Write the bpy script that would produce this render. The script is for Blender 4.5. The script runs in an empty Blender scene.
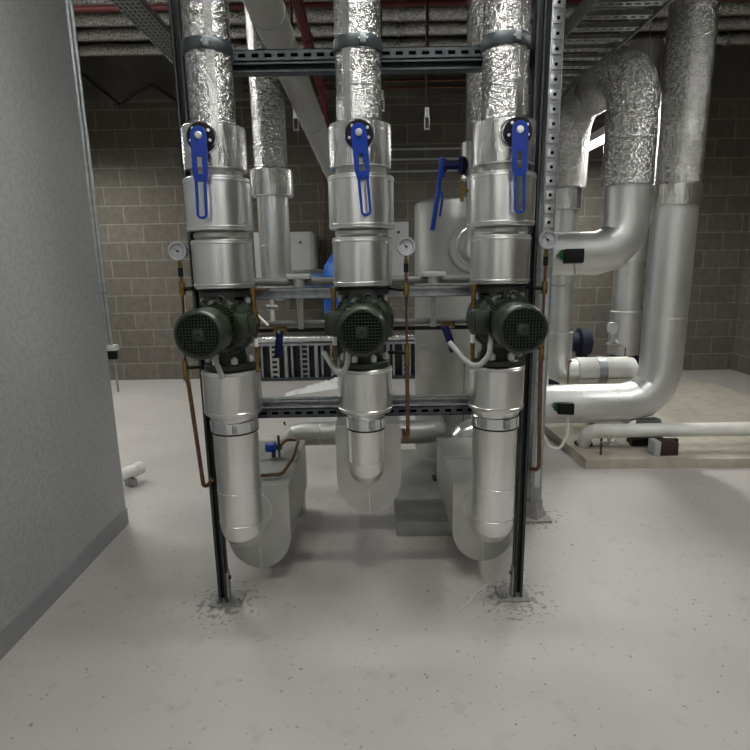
import bpy, bmesh, math, random
from mathutils import Vector, Matrix
random.seed(7)
S = bpy.context.scene
COL = S.collection
V = Vector
PI = math.pi
# ------------------------------------------------------------------ camera
cam_d = bpy.data.cameras.new('camera')
cam_d.sensor_width = 36.0
cam_d.lens = 540 / 750 * 36
cam_d.clip_start = 0.02
cam = bpy.data.objects.new('camera', cam_d)
COL.objects.link(cam)
cam.matrix_world = (Matrix.Translation((0, 0, 1.5)) @ Matrix.Rotation(math.radians(90 - 11.8), 4, 'X')
                    @ Matrix.Rotation(math.radians(-1.0), 4, 'Z'))
S.camera = cam
# ------------------------------------------------------------------ world and exposure
w = bpy.data.worlds.new('world'); S.world = w
w.use_nodes = True
w.node_tree.nodes['Background'].inputs[0].default_value = (0.9, 0.95, 1, 1)
w.node_tree.nodes['Background'].inputs[1].default_value = 0.02
S.view_settings.view_transform = 'Standard'
S.view_settings.look = 'None'
S.view_settings.gamma = 1
S.view_settings.use_curve_mapping = False
S.view_settings.exposure = 0.14
LAMP_POWER = 60.0


# ------------------------------------------------------------------ materials
def mat(name, col, metal=0.0, rough=0.5, bump=None, var=None, spec=0.5, emit=None):
    """bump = list of (kind, scale, strength, stretch); var = (scale, colour2, lo, hi)"""
    m = bpy.data.materials.new(name)
    m.use_nodes = True
    nt = m.node_tree
    b = nt.nodes['Principled BSDF']
    b.inputs['Base Color'].default_value = (*col, 1)
    b.inputs['Metallic'].default_value = metal
    b.inputs['Roughness'].default_value = rough
    b.inputs['Specular IOR Level'].default_value = spec
    if emit:
        b.inputs['Emission Color'].default_value = (*emit[0], 1)
        b.inputs['Emission Strength'].default_value = emit[1]
    tc = nt.nodes.new('ShaderNodeTexCoord')
    if var:
        n = nt.nodes.new('ShaderNodeTexNoise'); n.inputs['Scale'].default_value = var[0]; n.inputs['Detail'].default_value = 4
        nt.links.new(tc.outputs['Object'], n.inputs['Vector'])
        mr = nt.nodes.new('ShaderNodeMapRange'); mr.inputs[1].default_value = var[2]; mr.inputs[2].default_value = var[3]
        nt.links.new(n.outputs['Fac'], mr.inputs[0])
        mx = nt.nodes.new('ShaderNodeMix'); mx.data_type = 'RGBA'
        mx.inputs[6].default_value = (*col, 1); mx.inputs[7].default_value = (*var[1], 1)
        nt.links.new(mr.outputs[0], mx.inputs[0]); nt.links.new(mx.outputs[2], b.inputs['Base Color'])
    prev = None
    for (kind, sc, st, stretch) in (bump or []):
        mp = nt.nodes.new('ShaderNodeMapping'); mp.inputs['Scale'].default_value = stretch
        nt.links.new(tc.outputs['Object'], mp.inputs['Vector'])
        if kind == 'noise':
            t = nt.nodes.new('ShaderNodeTexNoise'); t.inputs['Detail'].default_value = 5; out = t.outputs['Fac']
            t.inputs['Distortion'].default_value = 0.6
        else:
            t = nt.nodes.new('ShaderNodeTexVoronoi'); out = t.outputs['Distance']
            if kind == 'edge':
                t.feature = 'DISTANCE_TO_EDGE'
        t.inputs['Scale'].default_value = sc
        nt.links.new(mp.outputs[0], t.inputs['Vector'])
        bp = nt.nodes.new('ShaderNodeBump'); bp.inputs['Strength'].default_value = st; bp.inputs['Distance'].default_value = 0.01
        nt.links.new(out, bp.inputs['Height'])
        if prev:
            nt.links.new(prev.outputs[0], bp.inputs['Normal'])
        prev = bp
    if prev:
        nt.links.new(prev.outputs[0], b.inputs['Normal'])
    return m


ONE = (1, 1, 1)
M = {}
M['alu'] = mat('aluminium_cladding', (0.82, 0.825, 0.815), 1, 0.30, [('noise', 4, 0.02, (1, 1, 1))], (5, (0.77, 0.775, 0.765), .4, .6))
M['alu_dull'] = mat('dull_aluminium', (0.50, 0.505, 0.48), 0.85, 0.48, [('noise', 6, 0.05, ONE)], (6, (0.44, 0.445, 0.42), .4, .6))
M['foil'] = mat('crinkled_foil', (0.74, 0.735, 0.71), 1, 0.21, [('noise', 10, 0.45, (1, 1, 1.6)), ('noise', 75, 0.8, (1, 1, 2.0)), ('edge', 40, 0.8, (1, 1, 2.6))], (70, (0.34, 0.335, 0.32), .42, .66))
M['alu_matte'] = mat('matte_aluminium_cladding', (0.68, 0.685, 0.67), 0.92, 0.42, None, (4, (0.62, 0.625, 0.61), .4, .6))
M['foil_box'] = mat('smooth_foil', (0.72, 0.72, 0.70), 1, 0.27, [('noise', 12, 0.5, (2.5, 2.5, 0.5)), ('noise', 45, 0.15, ONE)], (15, (0.6, 0.6, 0.58), .4, .6))
M['galv'] = mat('galvanised_steel', (0.42, 0.44, 0.45), 0.9, 0.42, None, (35, (0.30, 0.32, 0.33), .35, .65))
M['galv_dark'] = mat('shaded_strut', (0.085, 0.097, 0.102), 0.75, 0.42, None, (20, (0.06, 0.07, 0.075), .35, .65))  # galvanised colour darkened, putting the shade on the struts into it
M['galv_bright'] = mat('bright_zinc', (0.62, 0.64, 0.65), 0.9, 0.35, None, (40, (0.5, 0.52, 0.53), .35, .65))
M['green'] = mat('dark_green_enamel', (0.016, 0.026, 0.013), 0.0, 0.34, [('noise', 60, 0.05, ONE)])
M['green2'] = mat('cast_green_enamel', (0.011, 0.018, 0.010), 0.0, 0.5, [('noise', 90, 0.2, ONE)])
M['black'] = mat('black_plastic', (0.005, 0.005, 0.005), 0, 0.5, spec=0.25)
M['dark'] = mat('interior_shade', (0.003, 0.003, 0.003), 0, 0.9, spec=0.1)  # near-black standing in for shade inside slots, holes and the fan cowl
M['blue'] = mat('blue_enamel', (0.002, 0.034, 0.27), 0, 0.35, spec=0.3)
M['navy'] = mat('navy_enamel', (0.003, 0.006, 0.055), 0, 0.5, spec=0.25)
M['sky_blue'] = mat('bright_blue_enamel', (0.01, 0.13, 0.55), 0, 0.4)
M['brass'] = mat('aged_brass', (0.30, 0.20, 0.07), 0.9, 0.38, None, (60, (0.17, 0.11, 0.04), .4, .65))
M['copper'] = mat('aged_copper', (0.20, 0.105, 0.06), 0.85, 0.42, None, (30, (0.12, 0.06, 0.038), .4, .65))
M['white'] = mat('white_plastic', (0.72, 0.72, 0.69), 0, 0.4)
M['white_pipe'] = mat('white_cladding', (0.76, 0.755, 0.72), 0.0, 0.4, None, (8, (0.68, 0.67, 0.63), .4, .65))
M['pvc'] = mat('grey_white_drain_pipe', (0.36, 0.36, 0.34), 0, 0.45)
M['grey_plastic'] = mat('pale_grey_plastic', (0.36, 0.36, 0.34), 0, 0.5)
M['cabinet'] = mat('light_grey_enamel', (0.45, 0.46, 0.46), 0, 0.45)
M['red'] = mat('dark_red_paint', (0.10, 0.013, 0.011), 0, 0.55)
M['rust'] = mat('rusty_rod', (0.055, 0.026, 0.02), 0.3, 0.6)
M['steel_dark'] = mat('dark_steel', (0.06, 0.06, 0.06), 0.7, 0.45)
M['dial'] = mat('gauge_dial', (0.46, 0.47, 0.50), 0, 0.35)
M['concrete'] = mat('plinth_concrete', (0.48, 0.44, 0.37), 0, 0.85, [('noise', 40, 0.25, ONE)], (9, (0.40, 0.36, 0.30), .35, .65))
M['concrete_grey'] = mat('grey_concrete', (0.30, 0.29, 0.27), 0, 0.85, [('noise', 30, 0.25, ONE)], (7, (0.24, 0.235, 0.22), .35, .65))
M['soffit'] = mat('soffit_concrete', (0.16, 0.145, 0.12), 0, 0.9, [('noise', 20, 0.2, ONE)], (3, (0.11, 0.10, 0.085), .35, .65))
M['render'] = mat('grey_render', (0.44, 0.445, 0.45), 0, 0.75, [('noise', 120, 0.2, ONE)], (45, (0.38, 0.385, 0.39), .42, .62))
M['skirt'] = mat('grey_skirting', (0.27, 0.27, 0.28), 0, 0.7)
M['bag'] = mat('white_polythene', (0.85, 0.85, 0.85), 0, 0.35, [('noise', 25, 0.6, ONE)])
M['lamp'] = mat('lamp_diffuser', (1, 1, 1), 0, 0.5, emit=((0.99, 1.0, 0.965), LAMP_POWER))
M['chrome'] = mat('polished_zinc_band', (0.72, 0.73, 0.74), 1, 0.16)
M['zinc_bolt'] = mat('zinc_bolt', (0.62, 0.63, 0.63), 0.35, 0.35)
M['dull_grey'] = mat('dull_grey_pipe', (0.17, 0.17, 0.16), 0.2, 0.55)
M['dusty'] = mat('dusty_steel_plate', (0.40, 0.39, 0.37), 0.2, 0.7, None, (30, (0.28, 0.27, 0.26), .35, .65))
M['clear'] = mat('translucent_conduit', (0.50, 0.50, 0.46), 0, 0.35)
M['cloth'] = mat('navy_tarpaulin', (0.002, 0.005, 0.022), 0, 0.8, [('noise', 18, 0.5, ONE)])


def floor_mat():
    m = mat('painted_floor', (0.60, 0.57, 0.535), 0, 0.42)
    nt = m.node_tree; b = nt.nodes['Principled BSDF']
    tc = nt.nodes.new('ShaderNodeTexCoord')
    def noise(sc, det=4):
        n = nt.nodes.new('ShaderNodeTexNoise'); n.inputs['Scale'].default_value = sc; n.inputs['Detail'].default_value = det
        nt.links.new(tc.outputs['Object'], n.inputs['Vector']); return n
    def ramp(src, lo, hi):
        mr = nt.nodes.new('ShaderNodeMapRange'); mr.inputs[1].default_value = lo; mr.inputs[2].default_value = hi
        nt.links.new(src, mr.inputs[0]); return mr.outputs[0]
    def mix(fac, a, bcol):
        mx = nt.nodes.new('ShaderNodeMix'); mx.data_type = 'RGBA'
        nt.links.new(fac, mx.inputs[0])
        if isinstance(a, tuple): mx.inputs[6].default_value = (*a, 1)
        else: nt.links.new(a, mx.inputs[6])
        mx.inputs[7].default_value = (*bcol, 1); return mx.outputs[2]
    c = mix(ramp(noise(1.6).outputs['Fac'], .35, .7), (0.515, 0.485, 0.458), (0.46, 0.433, 0.41))
    c = mix(ramp(noise(9).outputs['Fac'], .6, .75), c, (0.41, 0.39, 0.37))
    v = nt.nodes.new('ShaderNodeTexVoronoi'); v.inputs['Scale'].default_value = 15
    nt.links.new(tc.outputs['Object'], v.inputs['Vector'])
    lt = nt.nodes.new('ShaderNodeMapRange'); lt.inputs[1].default_value = .085; lt.inputs[2].default_value = .05
    nt.links.new(v.outputs['Distance'], lt.inputs[0])
    g = ramp(noise(6).outputs['Fac'], .46, .52)
    mu = nt.nodes.new('ShaderNodeMath'); mu.operation = 'MULTIPLY'
    nt.links.new(lt.outputs[0], mu.inputs[0]); nt.links.new(g, mu.inputs[1])
    c = mix(mu.outputs[0], c, (0.17, 0.16, 0.15))
    dust = noise(38, 6)
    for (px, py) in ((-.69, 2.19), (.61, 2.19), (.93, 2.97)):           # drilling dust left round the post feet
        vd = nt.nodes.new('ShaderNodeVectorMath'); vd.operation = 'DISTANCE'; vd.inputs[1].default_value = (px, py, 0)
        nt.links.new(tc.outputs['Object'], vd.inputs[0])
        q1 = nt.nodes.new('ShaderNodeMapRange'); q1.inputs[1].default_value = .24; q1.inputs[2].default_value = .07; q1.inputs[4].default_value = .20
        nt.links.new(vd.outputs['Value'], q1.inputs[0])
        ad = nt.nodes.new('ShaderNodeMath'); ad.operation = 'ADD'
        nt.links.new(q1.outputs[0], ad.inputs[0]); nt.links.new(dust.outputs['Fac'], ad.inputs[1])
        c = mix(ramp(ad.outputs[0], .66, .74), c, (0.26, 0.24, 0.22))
    nt.links.new(c, b.inputs['Base Color'])
    nt.links.new(ramp(noise(3).outputs['Fac'], .2, .8), b.inputs['Roughness'])
    mr = nt.nodes.new('ShaderNodeMapRange'); mr.inputs[3].default_value = .34; mr.inputs[4].default_value = .55
    nt.links.new(noise(4).outputs['Fac'], mr.inputs[0]); nt.links.new(mr.outputs[0], b.inputs['Roughness'])
    return m


def block_mat(axis):
    m = mat('blockwork_' + axis, (0.3, 0.27, 0.22), 0, 0.9)
    nt = m.node_tree; b = nt.nodes['Principled BSDF']
    tc = nt.nodes.new('ShaderNodeTexCoord')
    sx = nt.nodes.new('ShaderNodeSeparateXYZ'); nt.links.new(tc.outputs['Object'], sx.inputs[0])
    cb = nt.nodes.new('ShaderNodeCombineXYZ')
    nt.links.new(sx.outputs['X' if axis == 'x' else 'Y'], cb.inputs[0]); nt.links.new(sx.outputs['Z'], cb.inputs[1])
    br = nt.nodes.new('ShaderNodeTexBrick')
    br.inputs['Color1'].default_value = (0.150, 0.134, 0.112, 1); br.inputs['Color2'].default_value = (0.118, 0.106, 0.088, 1)
    br.inputs['Mortar'].default_value = (0.23, 0.212, 0.178, 1)
    br.inputs['Scale'].default_value = 1; br.inputs['Mortar Size'].default_value = 0.006
    br.inputs['Brick Width'].default_value = 0.45; br.inputs['Row Height'].default_value = 0.225
    nt.links.new(cb.outputs[0], br.inputs['Vector'])
    n = nt.nodes.new('ShaderNodeTexNoise'); n.inputs['Scale'].default_value = 14; n.inputs['Detail'].default_value = 6
    nt.links.new(tc.outputs['Object'], n.inputs['Vector'])
    mx = nt.nodes.new('ShaderNodeMix'); mx.data_type = 'RGBA'; mx.blend_type = 'OVERLAY'; mx.inputs[0].default_value = 0.35
    nt.links.new(br.outputs['Color'], mx.inputs[6]); nt.links.new(n.outputs['Fac'], mx.inputs[7])
    nt.links.new(mx.outputs[2], b.inputs['Base Color'])
    bp = nt.nodes.new('ShaderNodeBump'); bp.inputs['Strength'].default_value = .35; bp.inputs['Distance'].default_value = .01; bp.invert = True
    nt.links.new(br.outputs['Fac'], bp.inputs['Height']); nt.links.new(bp.outputs[0], b.inputs['Normal'])
    return m


# ------------------------------------------------------------------ mesh builder
def frame(d):
    d = V(d).normalized()
    a = V((0, 0, 1)) if abs(d.z) < .9 else V((1, 0, 0))
    u = d.cross(a).normalized()
    return d, u, d.cross(u).normalized()


def bend_path(pts, R, seg):
    pts = [V(p) for p in pts]
    out = [pts[0]]
    for i in range(1, len(pts) - 1):
        a, p, c = pts[i - 1], pts[i], pts[i + 1]
        d1 = (p - a).normalized(); d2 = (c - p).normalized()
        ang = d1.angle(d2)
        if ang < 1e-3:
            out.append(p); continue
        t = min(R * math.tan(ang / 2), (p - a).length * .499, (c - p).length * .499)
        r = t / math.tan(ang / 2)
        n = (d2 - d1 * d1.dot(d2)).normalized()
        cen = p - d1 * t + n * r
        for k in range(seg + 1):
            th = ang * k / seg
            out.append(cen - n * r * math.cos(th) + d1 * r * math.sin(th))
    out.append(pts[-1])
    return out


ORIG = {}


class MB:
    def __init__(s):
        s.bm = bmesh.new(); s.m = 0

    def _f(s, vs):
        try:
            f = s.bm.faces.new(vs); f.material_index = s.m; f.smooth = True
            return f
        except ValueError:
            return None

    def lathe(s, p, d, prof, n=32, caps=True, u0=None):
        d, u, v = frame(d); p = V(p)
        rings = []
        for (t, r) in prof:
            rings.append([s.bm.verts.new(p + d * t + (u * math.cos(2 * PI * k / n) + v * math.sin(2 * PI * k / n)) * max(r, 1e-4)) for k in range(n)])
        for a, b in zip(rings, rings[1:]):
            for k in range(n):
                s._f([a[k], a[(k + 1) % n], b[(k + 1) % n], b[k]])
        if caps:
            s._f(rings[0][::-1]); s._f(rings[-1])
        return s

    def cyl(s, p0, p1, r0, r1=None, n=24):
        p0 = V(p0); p1 = V(p1); L = (p1 - p0).length
        return s.lathe(p0, p1 - p0, [(0, r0), (L, r0 if r1 is None else r1)], n)

    def tube(s, pts, r, R=0.05, seg=6, n=16, caps=True):
        P = bend_path(pts, R, seg) if len(pts) > 2 else [V(q) for q in pts]
        P = [q for i, q in enumerate(P) if i == 0 or (q - P[i - 1]).length > 1e-5]
        d, u, v = frame(P[1] - P[0])
        rings = []
        for i, q in enumerate(P):
            if i == 0: t = P[1] - P[0]
            elif i == len(P) - 1: t = P[-1] - P[-2]
            else: t = (P[i + 1] - q).normalized() + (q - P[i - 1]).normalized()
            t.normalize()
            k = 1.0
            if 0 < i < len(P) - 1:
                k = 1 / max(.5, t.dot((q - P[i - 1]).normalized()))
            u = (u - t * u.dot(t)).normalized(); v = t.cross(u)
            bis = None
            if k > 1.0005:
                bis = ((P[i + 1] - q).normalized() - (q - P[i - 1]).normalized())
                bis = (bis - t * bis.dot(t)).normalized()
            ring = []
            for j in range(n):
                o = (u * math.cos(2 * PI * j / n) + v * math.sin(2 * PI * j / n)) * r
                if bis is not None:
                    o = o + bis * (o.dot(bis) * (k - 1))
                ring.append(s.bm.verts.new(q + o))
            rings.append(ring)
        for a, b in zip(rings, rings[1:]):
            for j in range(n):
                s._f([a[j], a[(j + 1) % n], b[(j + 1) % n], b[j]])
        if caps:
            s._f(rings[0][::-1]); s._f(rings[-1])
        return s

    def box(s, c, size, rot=None, bev=0.0):
        c = V(c); h = V(size) / 2
        vs = []
        for x, y, z in ((-1, -1, -1), (1, -1, -1), (1, 1, -1), (-1, 1, -1), (-1, -1, 1), (1, -1, 1), (1, 1, 1), (-1, 1, 1)):
            q = V((x * h.x, y * h.y, z * h.z))
            if rot is not None: q = rot @ q
            vs.append(s.bm.verts.new(c + q))
        fs = [s._f([vs[i] for i in f]) for f in ((0, 3, 2, 1), (4, 5, 6, 7), (0, 1, 5, 4), (1, 2, 6, 5), (2, 3, 7, 6), (3, 0, 4, 7))]
        if bev:
            es = list({e for f in fs for e in f.edges})
            r = bmesh.ops.bevel(s.bm, geom=es, offset=bev, segments=2, affect='EDGES', profile=.5)
            for f in r['faces']: f.material_index = s.m; f.smooth = True
        return s

    def prism(s, poly, p, ex, ey, depth):
        """polygon in the plane (ex, ey) through p, extruded by vector depth"""
        p = V(p); ex = V(ex); ey = V(ey); dv = V(depth)
        a = [s.bm.verts.new(p + ex * x + ey * y) for x, y in poly]
        b = [s.bm.verts.new(q.co + dv) for q in a]
        s._f(a); s._f(b[::-1])
        n = len(a)
        for i in range(n):
            s._f([a[i], b[i], b[(i + 1) % n], a[(i + 1) % n]])
        return s

    def torus(s, p, d, R, r, n=32, k=8):
        d, u, v = frame(d); p = V(p); rings = []
        for i in range(n):
            e = u * math.cos(2 * PI * i / n) + v * math.sin(2 * PI * i / n)
            rings.append([s.bm.verts.new(p + e * (R + r * math.cos(2 * PI * j / k)) + d * r * math.sin(2 * PI * j / k)) for j in range(k)])
        for i in range(n):
            a, b = rings[i], rings[(i + 1) % n]
            for j in range(k):
                s._f([a[j], b[j], b[(j + 1) % k], a[(j + 1) % k]])
        return s

    def build(s, name, m, parent=None, label=None, origin=None, sharp=32):
        bm = s.bm
        bmesh.ops.recalc_face_normals(bm, faces=bm.faces)
        lim = math.radians(sharp)
        for e in bm.edges:
            if len(e.link_faces) == 2 and e.calc_face_angle(0) > lim:
                e.smooth = False
        if parent is not None:
            o0 = ORIG[parent.name]
        elif origin is not None:
            o0 = V(origin)
        else:
            xs = [v.co for v in bm.verts]
            lo = V((min(q.x for q in xs), min(q.y for q in xs), min(q.z for q in xs)))
            hi = V((max(q.x for q in xs), max(q.y for q in xs), max(q.z for q in xs)))
            o0 = V(((lo.x + hi.x) / 2, (lo.y + hi.y) / 2, lo.z))
        for v in bm.verts: v.co -= o0
        me = bpy.data.meshes.new(name); bm.to_mesh(me); bm.free()
        for k in (m if isinstance(m, (list, tuple)) else [m]):
            me.materials.append(M[k] if isinstance(k, str) else k)
        ob = bpy.data.objects.new(name, me); COL.objects.link(ob)
        ORIG[ob.name] = o0.copy()
        if parent is not None:
            ob.parent = parent
        else:
            ob.location = o0
        if label: ob['label'] = label
        return ob


def thing(name, label, cat, loc, group=None):
    o = bpy.data.objects.new(name, None); COL.objects.link(o)
    o.location = loc; o.empty_display_size = .05
    ORIG[o.name] = V(loc)
    o['label'] = label; o['category'] = cat
    if group: o['group'] = group
    return o


def tag(o, label, cat, group=None):
    o['label'] = label; o['category'] = cat
    if group: o['group'] = group
    return o


def struct(mb, name, m):
    o = mb.build(name, m, origin=(0, 0, 0)); o['kind'] = 'structure'
    return o


def rotY(a): return Matrix.Rotation(a, 3, 'Y')
def rotX(a): return Matrix.Rotation(a, 3, 'X')
def rotZ(a): return Matrix.Rotation(a, 3, 'Z')


# ------------------------------------------------------------------ room shell
X0, X1, Y0, Y1, ZC = -4.2, 4.8, -3.2, 7.13, 4.4
struct(MB().box(((X0 + X1) / 2, (Y0 + Y1) / 2, -.05), (X1 - X0 + .4, Y1 - Y0 + .4, .1)), 'floor', floor_mat())
struct(MB().box(((X0 + X1) / 2, Y1 + .1, ZC / 2), (X1 - X0 + .4, .2, ZC)), 'wall_back', block_mat('x'))
struct(MB().box(((X0 + X1) / 2, Y0 - .1, ZC / 2), (X1 - X0 + .4, .2, ZC)), 'wall_front', mat('painted_block', (0.66, 0.66, 0.64), 0, 0.7))
struct(MB().box((-.1, Y0 + .03, 1.1), (1.5, .06, 2.2), bev=.004), 'reflection_panel', mat('dark_grey_panel', (0.26, 0.265, 0.27), 0, 0.5))  # unseen panel added so the jackets mirror a dark centre stripe
struct(MB().box((X0 - .1, (Y0 + Y1) / 2, ZC / 2), (.2, Y1 - Y0, ZC)), 'wall_far_left', block_mat('y'))
struct(MB().box((X1 + .1, (Y0 + Y1) / 2, ZC / 2), (.2, Y1 - Y0, ZC)), 'wall_right', block_mat('y'))
mb = MB().box(((X0 + X1) / 2, (Y0 + Y1) / 2, ZC + .06), (X1 - X0 + .4, Y1 - Y0 + .4, .1))
y = Y0
while y < Y1:                                                   # ribs of the deck
    mb.box(((X0 + X1) / 2, y + .08, ZC - .02), (X1 - X0, .11, .06)); y += .3
struct(mb, 'ceiling', 'soffit')
struct(MB().box(((X0 + X1) / 2, Y1 - .06, 3.75), (X1 - X0, .12, .60)), 'trim_1', 'soffit')     # concrete beam over the blockwork
struct(MB().box((-2.2, 1.75, ZC / 2), (1.42, 2.46, ZC), bev=.004), 'wall_left', 'render')       # rendered pier
struct(MB().box((-1.4875, 1.75, .05), (.006, 2.462, .10)), 'baseboard_left', 'skirt')


# ------------------------------------------------------------------ lamps: linear battens hung under the services
def batten(x, y, L, label, z=2.8, w_=.12, along='y'):
    t = thing('batten_light', label, 'ceiling light', (x, y, z), 'linear battens')
    d = (lambda a, b, c: (a, b, c)) if along == 'y' else (lambda a, b, c: (b, a, c))
    mb = MB().box((x, y, z + .045), d(w_ + .02, L + .04, .05), bev=.004)
    for s in (-1, 1):
        o = d(s * (w_ / 2 + .006), 0, 0)
        mb.box((x + o[0], y + o[1], z + .010), d(.008, L + .03, .04))
        o = d(0, s * (L / 2 + .008), 0)
        mb.box((x + o[0], y + o[1], z + .010), d(w_ + .02, .010, .04))
    mb.build('housing', 'white', t)
    MB().box((x, y, z + .008), d(w_, L, .024)).build('diffuser', 'lamp', t)
    for s in (-.35, .35):
        o = d(0, s * L, 0)
        MB().cyl((x + o[0], y + o[1], z + .07), (x + o[0], y + o[1], ZC - .05), .004, n=8).build('suspension_rod', 'galv', t)


batten(2.30, 5.52, 1.8, 'lit white linear light hanging behind the foil elbow at the back right', z=2.66, w_=.15)
batten(-3.4, 5.5, 1.8, 'lit linear light hanging at the back left near the block wall')
batten(.10, 1.50, 1.5, 'lit linear light hanging above the front of the pump row', z=3.3, along='x')
batten(-2.25, 3.9, 1.8, 'lit linear light hanging high behind the grey pier', z=3.4, along='x')
batten(3.0, 2.4, 1.4, 'lit linear light hanging at the front right of the plant room', z=3.3)
batten(1.5, -2.1, 1.6, 'added unseen linear light behind the viewer to the right, brightening the front wall', z=3.2, along='x')  # unseen lamp added to brighten the front wall mirrored in the jackets
batten(-1.5, -2.1, 1.6, 'added unseen linear light behind the viewer to the left, brightening the front wall', z=3.2, along='x')  # second added lamp out of view, also for brighter jacket reflections


# ------------------------------------------------------------------ strut channels
def open_channel_z(mb, x, y, z0, z1, w_=.041, d=.041, t=.003, lip=.010):
    h = z1 - z0; zc = (z0 + z1) / 2
    mb.box((x, y + d / 2 - t / 2, zc), (w_, t, h))
    for s in (-1, 1):
        mb.box((x + s * (w_ / 2 - t / 2), y, zc), (t, d, h))
        mb.box((x + s * (w_ / 2 - lip / 2), y - d / 2 + t / 2, zc), (lip, t, h))


def open_channel_x(mb, x0, x1, y, z, w_=.041, d=.041, t=.003, lip=.010):
    L = x1 - x0; xc = (x0 + x1) / 2
    mb.box((xc, y + d / 2 - t / 2, z), (L, t, w_))
    for s in (-1, 1):
        mb.box((xc, y, z + s * (w_ / 2 - t / 2)), (L, d, t))
        mb.box((xc, y - d / 2 + t / 2, z + s * (w_ / 2 - lip / 2)), (L, t, lip))


def slotted_channel_x(mb, x0, x1, y, z, w_=.041, d=.041, t=.003, slot=(.028, .014), pitch=.05):
    """channel along x whose slotted web faces the viewer"""
    L = x1 - x0; xc = (x0 + x1) / 2
    yy = y - d / 2 + t / 2
    hs = (w_ - slot[1]) / 2
    for s in (-1, 1):
        mb.box((xc, yy, z + s * (slot[1] / 2 + hs / 2)), (L, t, hs))
        mb.box((xc, y, z + s * (w_ / 2 - t / 2)), (L, d, t))
    n = int(L / pitch); p0 = x0 + (L - n * pitch) / 2
    x = x0
    for k in range(n):
        a = p0 + k * pitch + (pitch - slot[0]) / 2
        mb.box(((x + a) / 2, yy, z), (a - x, t, slot[1])); x = a + slot[0]
    mb.box(((x + x1) / 2, yy, z), (x1 - x, t, slot[1]))
    mb.m = 1
    mb.box((xc, y + d / 2 - .002, z), (L, .003, w_ - .008))  # near-black sheet painting the shade seen through the slots
    mb.m = 0


def post(x, y, label):
    t = thing('strut_post', label, 'post', (x, y, 0), 'front strut posts')
    mb = MB(); open_channel_z(mb, x, y, .008, ZC - .05)
    mb.m = 1; mb.box((x, y + .014, ZC / 2 - .05), (.033, .002, ZC - .2)); mb.m = 0  # dark strip painting the shade inside the open channel
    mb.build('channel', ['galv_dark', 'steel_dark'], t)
    mb = MB().box((x + (.016 if x < 0 else -.016), y + .01, .004), (.135, .11, .008), bev=.002)
    s = 1 if x < 0 else -1
    mb.box((x + s * .024, y, .075), (.006, .04, .15), bev=.001)
    mb.build('base_plate', 'dusty', t)
    for a in (-.038 + (.016 if x < 0 else -.016), .056 * (1 if x < 0 else -1) + (.016 if x < 0 else -.016)):
        MB().cyl((x + a, y - .02, .008), (x + a, y - .02, .02), .010, n=6).cyl((x + a, y - .02, .02), (x + a, y - .02, .032), .005, n=10).build('anchor_bolt', 'galv', t)
    MB().cyl((x + s * .027, y, .12), (x + s * .036, y, .12), .009, n=6).build('bracket_bolt', 'steel_dark', t)
    return t


post(-.702, 2.2, 'left dark grey strut post bolted to the floor beside the left pump')
post(.627, 2.2, 'right dark grey strut post in front, bolted to the floor beside the right pump')

t = thing('perforated_post', 'tall galvanised rear post with a column of square washers, behind the right gauge', 'post', (.93, 2.95, 0))
mb = MB(); mb.box((.93, 2.99, ZC / 2), (.066, .082, ZC - .1), bev=.004)
mb.build('channel', 'galv', t)
mb = MB().box((.93, 2.975, .006), (.17, .17, .012), bev=.002)
mb.lathe((.93, 2.975, .012), (0, 0, 1), [(0, .075), (.06, .05), (.10, .048)], n=4)
mb.build('base_plate', 'dusty', t)
for k in range(19):
    z = 1.62 + k * .069
    mb = MB().box((.928, 2.944, z), (.047, .008, .047), bev=.0015)
    mb.m = 1; mb.cyl((.928, 2.941, z), (.928, 2.9395, z), .009, n=12)
    mb.build('square_washer', ['galv_bright', 'dark'], t)
MB().box((.932, 2.946, .80), (.030, .004, 1.2)).build('cover_strip', 'galv_bright', t)

# horizontal rails
t = thing('strut_rail', 'top slotted strut rail between the posts, behind the foil pipes', 'rail', (-.04, 2.265, 2.216), 'horizontal strut rails')
mb = MB(); slotted_channel_x(mb, -.72, .648, 2.28, 2.277)
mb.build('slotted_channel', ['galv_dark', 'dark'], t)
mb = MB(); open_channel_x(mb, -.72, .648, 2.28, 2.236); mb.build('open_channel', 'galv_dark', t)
t = thing('strut_rail', 'lowest strut rail with a row of slots, under the pumps', 'rail', (-.04, 2.265, .844), 'horizontal strut rails')
mb = MB(); slotted_channel_x(mb, -.72, .648, 2.28, .8655)
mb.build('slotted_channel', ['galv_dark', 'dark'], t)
mb = MB(); open_channel_x(mb, -.72, .648, 2.28, .9065); mb.build('open_channel', 'galv', t)  # lighter copy of the same steel paints the lit upper channel
mb = MB(); open_channel_x(mb, -.72, .648, 2.30, 1.378, w_=.046)
tag(mb.build('strut_rail', 'galv'), 'middle plain strut rail passing behind the green pumps', 'rail', 'horizontal strut rails')


# ------------------------------------------------------------------ pump columns
def jacket(mb, x, y, z0, z1, r, bead=True):
    prof = [(0, r - .002), (.004, r), (z1 - z0 - .004, r), (z1 - z0, r - .002)]
    if bead:
        h = z1 - z0
        prof = [(0, r - .004), (.004, r), (.010, r), (.012, r + .002), (.016, r + .002), (.018, r), (h - .018, r), (h - .016, r + .002), (h - .012, r + .002), (h - .010, r), (h - .004, r), (h, r - .004)]
    mb.lathe((x, y, z0), (0, 0, 1), prof, 56)
    return mb


YC = 2.15
SIDE = ['left', 'middle', 'right']


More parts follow.
